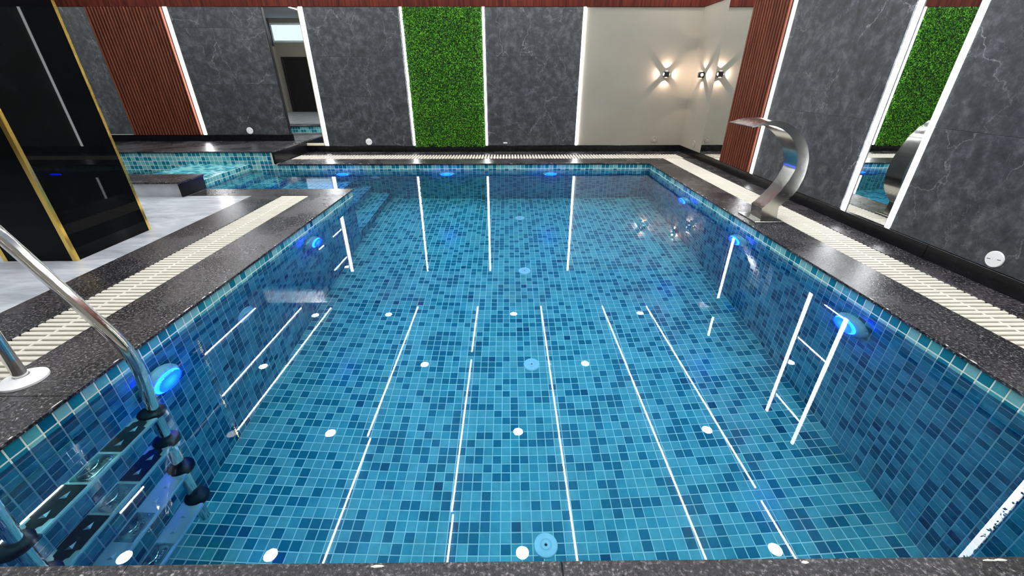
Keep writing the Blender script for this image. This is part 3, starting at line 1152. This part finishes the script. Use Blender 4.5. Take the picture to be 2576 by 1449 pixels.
# ------------------------------------------------------------------ black pillar with gold corners
pil = thing('pillar', 'glossy black square pillar with gold corner trims standing on the marble floor', 'pillar', (-4.08, 3.73, 0))
px0, px1, py0, py1 = -4.40, -3.765, 3.312, 4.150
sub(MB().box(px0 + .004, px1 - .004, py0 + .004, py1 - .004, 0, ZCEIL), 'black_panel', BLACKGLASS, pil)
for (cx_, cy_, sx, sy) in ((px1, py0, -1, 1), (px1, py1, -1, -1), (px0, py0, 1, 1), (px0, py1, 1, -1)):
    mb = MB()
    wgt, th = .038, .005
    xa, xb = sorted((cx_, cx_ + sx * wgt))
    ya, yb = sorted((cy_, cy_ + sy * th))
    mb.cbox(xa, xb, ya, yb, 0, ZCEIL, .001)
    xa, xb = sorted((cx_, cx_ + sx * th))
    ya, yb = sorted((cy_ + sy * th, cy_ + sy * wgt * .8))
    mb.cbox(xa, xb, ya, yb, 0, ZCEIL, .001)
    sub(mb, 'gold_trim', GOLD, pil)

# ------------------------------------------------------------------ steel water spout (swan neck)
sp = thing('water_spout', 'curved stainless steel waterfall spout on the right coping', 'water spout', (2.9, 4.48, 0))
outer = [(2.985, .012), (2.967, .152), (3.044, .236), (3.098, .31), (3.128, .40), (3.143, .513), (3.128, .665), (3.070, .794), (2.988, .894), (2.875, .975), (2.760, 1.022), (2.656, 1.033), (2.565, 1.020), (2.452, .977)]
inner = [(2.806, .012), (2.785, .137), (2.826, .179), (2.90, .276), (2.96, .376), (3.0, .476), (3.020, .565), (3.002, .676), (2.964, .767), (2.897, .858), (2.807, .929), (2.70, .977), (2.593, .988), (2.456, .968)]


def resample(P, n):
    P = [Vector((a, b)) for a, b in P]
    # Catmull-Rom
    out = []
    m_ = len(P)
    for k in range(n):
        s_ = k / (n - 1) * (m_ - 1)
        i = min(int(s_), m_ - 2)
        f = s_ - i
        p0, p1, p2, p3 = P[max(i - 1, 0)], P[i], P[i + 1], P[min(i + 2, m_ - 1)]
        out.append(0.5 * ((2 * p1) + (-p0 + p2) * f + (2 * p0 - 5 * p1 + 4 * p2 - p3) * f * f + (-p0 + 3 * p1 - 3 * p2 + p3) * f ** 3))
    return out


no = 60
body_o = [Vector(outer[0]), Vector(outer[1])] + resample(outer[1:], no)[1:]
body_i = [Vector(inner[0]), Vector(inner[1])] + resample(inner[1:], no)[1:]
mb = MB()
yn_, yf_ = 4.374, 4.588
L_ = len(body_o)
for k in range(L_):
    f = max(0, (k / (L_ - 1) - .45) / .55)
    y1_ = yf_ + .27 * f ** 1.3
    a, b = body_o[k], body_i[k]
    mb.v += [(a.x, yn_, a.y), (a.x, y1_, a.y), (b.x, y1_, b.y), (b.x, yn_, b.y)]
for k in range(L_ - 1):
    for j in range(4):
        a = 4 * k + j
        b = 4 * k + (j + 1) % 4
        mb.f.append((a, b, b + 4, a + 4))
        mb.m.append(0)
mb.f.append((0, 3, 2, 1))
mb.f.append(tuple(4 * (L_ - 1) + j for j in range(4)))
mb.m += [0, 0]
sub(mb, 'spout_body', BRUSHED, sp, True, 35)
sub(MB().cbox(2.70, 3.02, 4.29, 4.66, 0.0005, 0.011, .003), 'base_plate', BRUSHED, sp)
# dark outlet slot at the lip
tip_o, tip_i = body_o[-1], body_i[-1]
mb = MB()
mb.box(tip_i.x - .004, tip_i.x + .001, yn_ + .01, yf_ + .25, tip_i.y + .001, tip_o.y - .002)
sub(mb, 'outlet_slot', BLACKM, sp)


# ------------------------------------------------------------------ pool lamps
def pool_lamp(label, c, axis, lit=True):
    t = thing('pool_lamp', label, 'pool lamp', c, 'round underwater lamps')
    ax = Vector(axis)
    sub(MB().lathe([(.142, 0), (.145, .012), (.138, .040), (.118, .062), (.106, .068)], c, ax, 40), 'housing', WHITEP, t, True, 60)
    sub(MB().lathe([(.107, .066), (.107, .072), (.096, .074), (.094, .070)], c, ax, 40), 'ring', POOLRIM, t, True)
    sub(MB().lathe([(.095, .069), (.085, .079), (.055, .088), (0, .092)], c, ax, 32), 'lens', POOLLENS, t, True)
    # louvre ribs over the lens
    up = Vector((0, 0, 1))
    sd = up.cross(ax)
    mb = MB()
    C0 = Vector(c)
    for k in range(-6, 7):
        h_ = k * .0145
        hw = math.sqrt(max(0, .093 ** 2 - h_ ** 2))
        a = C0 + ax * .0925 + up * h_
        p = [a + sd * hw + up * .0014, a - sd * hw + up * .0014, a - sd * hw - up * .0014, a + sd * hw - up * .0014]
        q = [x - ax * .006 for x in p]
        mb.quad(*p)
        mb.quad(*q[::-1])
        for j in range(4):
            mb.quad(p[j], q[j], q[(j + 1) % 4], p[(j + 1) % 4])
    sub(mb, 'louvre', plain_blue, t)
    return t


P_LAMP = 22.0
plain_blue = emit('blue_lens_rib', (0.0004, 0.0040, 1.0), 70.0)
for x, w_ in ((-3.07, 'left'), (-1.15, 'middle'), (.785, 'right')):
    pool_lamp('lit blue underwater lamp on the far pool wall, %s of three' % w_, (x, YF, -.43), (0, -1, 0))
for y, w_ in ((5.93, 'farthest, near the corner'), (4.35, 'below the steel spout'), (2.62, 'largest and nearest')):
    pool_lamp('lit blue underwater lamp on the right pool wall, ' + w_, (XR, y, -.44), (-1, 0, 0))
for y, w_ in ((4.36, 'farther of the two lit ones'), (2.06, 'directly behind the ladder')):
    pool_lamp('lit blue underwater lamp on the left pool wall, ' + w_, (XL, y, -.46), (1, 0, 0))


def fitting(name, label, cat, c, axis, r_, group=None, hole=True):
    t = thing(name, label, cat, c, group)
    sub(MB().lathe([(r_, 0), (r_, .006), (r_ * .94, .012), (r_ * .50, .014), (r_ * .46, .010), (r_ * .40, .009), (r_ * .36, .016), (r_ * .13, .018), (r_ * .12, .004)], c, axis, 36), 'cover', WHITEP, t, True)
    if hole:
        sub(MB().lathe([(r_ * .125, .006), (0, .0061)], c, axis, 16), 'hole', BLACKM, t)
    return t


for (x, y), d in zip(((.195, 6.825), (.215, 5.107), (.230, 3.392), (.247, 1.698)), ('smallest and farthest', 'second from the far end', 'second from the front', 'largest, nearest the front edge')):
    fitting('floor_inlet', 'round white inlet cap on the pool floor, ' + d, 'pool inlet', (x, y, ZFL + .002), (0, 0, 1), .083, 'round inlet caps in a row on the pool floor')
fitting('suction_cover', 'unlit round pale fitting on the left pool wall between the lamps', 'pool fitting', (XL + .002, 3.0, -.67), (1, 0, 0), .105)
fitting('return_fitting', 'small round pale fitting on the far pool wall below the waterline', 'pool fitting', (-2.497, YF - .002, -.72), (0, -1, 0), .085)

# ------------------------------------------------------------------ ladder
lad = thing('pool_ladder', 'stainless steel pool ladder with black grip treads at the left pool edge', 'ladder', (-2.25, 1.36, 0))
YA, YB = 1.726, 1.005
XT = -1.985


def smooth_path(pts, n=8):
    P = [Vector(p) for p in pts]
    out = [P[0]]
    for i in range(1, len(P) - 1):
        a = P[i] + (P[i - 1] - P[i]) * min(.5, .16 / (P[i - 1] - P[i]).length)
        b = P[i] + (P[i + 1] - P[i]) * min(.5, .16 / (P[i + 1] - P[i]).length)
        for k in range(n + 1):
            f = k / n
            out.append(a * (1 - f) ** 2 + P[i] * 2 * f * (1 - f) + b * f * f)
    out.append(P[-1])
    return out


for y in (YA, YB):
    path = [(-2.572, y, .0), (-2.572, y, .50), (-2.66, y, .86), (-2.50, y, 1.08), (-2.30, y, .94), (-1.925, y, .17), (-1.975, y, -.18), (XT, y, -.5), (XT - .03, y, -1.70), (XT - .03, y, -1.78)]
    path = smooth_path(path)
    rl = sub(MB().tube(path, .029, 20), 'rail', STEEL, lad, True)
    e = MB().lathe([(.098, .0005), (.098, .012), (.088, .018), (.045, .030), (.034, .034), (.030, .030)], (-2.572 - lad.location.x, y - lad.location.y, 0), (0, 0, 1), 36)
    e.build('escutcheon', WHITEP, rl, True)
    MB().tube([Vector((XT - .03, y, -1.74)) - lad.location, Vector((XT - .17, y, -1.76)) - lad.location], .02, 12).build('wall_foot', RUBBER, rl, True)

for k, z in enumerate((-.324, -.698, -1.068, -1.47)):
    x0, x1 = XT - .065, XT + .062
    y0, y1 = YB + .035, YA - .045
    tr = sub(MB().cbox(x0, x1, y0, y1, z - .028, z, .006), 'tread', TREADM, lad)
    tr['label'] = ('steel tread with two black grip pads and a stamped plate' if k < 2 else 'bare stamped steel tread')
    L0 = lad.location
    yc = (y0 + y1) / 2

    def loc_(mb):
        mb.v = [(a - L0.x, b - L0.y, c - L0.z) for a, b, c in mb.v]
        return mb
    # end caps hugging the rails
    for y, sg in ((y1, 1), (y0, -1)):
        ya, yb = sorted((y - sg * .004, y + sg * .075))
        mb = MB().lathe([(.0, -.034), (.060, -.034), (.066, -.026), (.066, .006), (.058, .016), (.030, .024), (0, .024)], (XT - .004, y + sg * .040, z), (0, 0, 1), 20)
        loc_(mb).build('end_cap', RUBBER, tr, True)
    # pads with notched outer ends
    for sg in (-1, 1):
        o_ = (y1 - yc) - .022
        i_ = .092
        prof = [(-.052, i_), (.052, i_), (.052, o_ - .05), (.036, o_ - .045), (.034, o_ - .016), (.022, o_ - .010), (.018, o_), (-.018, o_), (-.024, o_ - .012), (-.038, o_ - .018), (-.040, o_ - .045), (-.052, o_ - .05)]
        pts = [(XT + a - .002, yc + sg * b) for a, b in prof]
        if k < 2:
            mb = MB()
            m_ = len(pts)
            mb.v = [(a, b, z - .002) for a, b in pts] + [(a, b, z + .004) for a, b in pts]
            mb.f = [tuple(range(m_, 2 * m_)) if sg > 0 else tuple(reversed(range(m_, 2 * m_)))]
            for q in range(m_):
                fq = (q, (q + 1) % m_, (q + 1) % m_ + m_, q + m_)
                mb.f.append(fq if sg > 0 else fq[::-1])
            mb.m = [0] * len(mb.f)
            loc_(mb).build('grip_pad', RUBBER, tr)
        # raised wedge studs
        for yy in (.145, .235):
            mb = MB()
            cy_ = yc + sg * yy
            zb = z + (.004 if k < 2 else 0)
            mb.v = [(XT - .013, cy_ - .019, zb), (XT + .016, cy_ - .013, zb), (XT + .004, cy_ + .022, zb), (XT - .001, cy_ - .006, zb + .010), (XT + .003, cy_ + .012, zb + .003)]
            mb.f = [(0, 1, 3), (1, 4, 3), (1, 2, 4), (2, 0, 4), (0, 3, 4)]
            mb.m = [0] * 5
            loc_(mb).build('stud', TREADM, tr)
    # stamped plate
    mb = MB().cbox(XT - .050, XT + .048, yc - .078, yc + .078, z - .002, z + .003, .002)
    loc_(mb).build('stamped_plate', STEEL, tr)
    mb = MB()
    pts = []
    for q in range(33):
        a = 2 * PI * q / 32
        ca, sa = math.cos(a), math.sin(a)
        pts.append((XT + .039 * math.copysign(abs(ca) ** .5, ca), yc + .068 * math.copysign(abs(sa) ** .5, sa), z + .0035))
    mb.tube(pts, .0016, 6)
    arc = [(XT - .028 + .03 * math.sin(PI * q / 10), yc - .055 + .011 * q, z + .004) for q in range(11)]
    mb.tube(arc, .0022, 6)
    for q in range(8):
        ys_ = yc - .05 + q * .0135
        mb.tube([(XT + .014, ys_, z + .004), (XT + .026, ys_ + .004, z + .004)], .0017, 5)
        mb.tube([(XT + .014, ys_, z + .004), (XT + .014 + .006 * (q % 2), ys_ + .008, z + .004)], .0015, 5)
    loc_(mb).build('stamped_emblem', STEEL, tr, True)


# ------------------------------------------------------------------ white mineral crust along the stone edges
def crust(parent, pts, n, seed):
    r = random.Random(seed)
    mb = MB()
    for _ in range(n):
        (x0, y0), (x1, y1) = pts
        f = r.random()
        cx_, cy_ = x0 + (x1 - x0) * f, y0 + (y1 - y0) * f
        along = Vector((x1 - x0, y1 - y0)).normalized()
        ln, wd = r.uniform(.006, .035), r.uniform(.002, .006)
        m_ = 7
        b = len(mb.v)
        for q in range(m_):
            a = 2 * PI * q / m_
            k = r.uniform(.6, 1.1)
            u, v = math.cos(a) * ln * k, math.sin(a) * wd * k
            mb.v.append((cx_ + along.x * u - along.y * v, cy_ + along.y * u + along.x * v, .0006))
        mb.v.append((cx_, cy_, .0030))
        for q in range(m_):
            mb.f.append((b + q, b + (q + 1) % m_, b + m_))
            mb.m.append(0)
    o = mb.build('mineral_crust', CRUST, bpy.data.objects[parent])
    o['kind'] = 'stuff'


CRUST = plain('white_mineral_crust', (.72, .70, .64), .9)
crust('trim_1', ((XL + .016, 5.6), (XL + .016, 1.0)), 22, 3)
crust('trim_2', ((XR - .016, 7.6), (XR - .016, 1.2)), 30, 4)
crust('trim_3', ((-4.0, YF - .014), (2.5, YF - .014)), 22, 5)
crust('trim_4', ((-1.5, YN + .008), (2.4, YN + .008)), 4, 6)
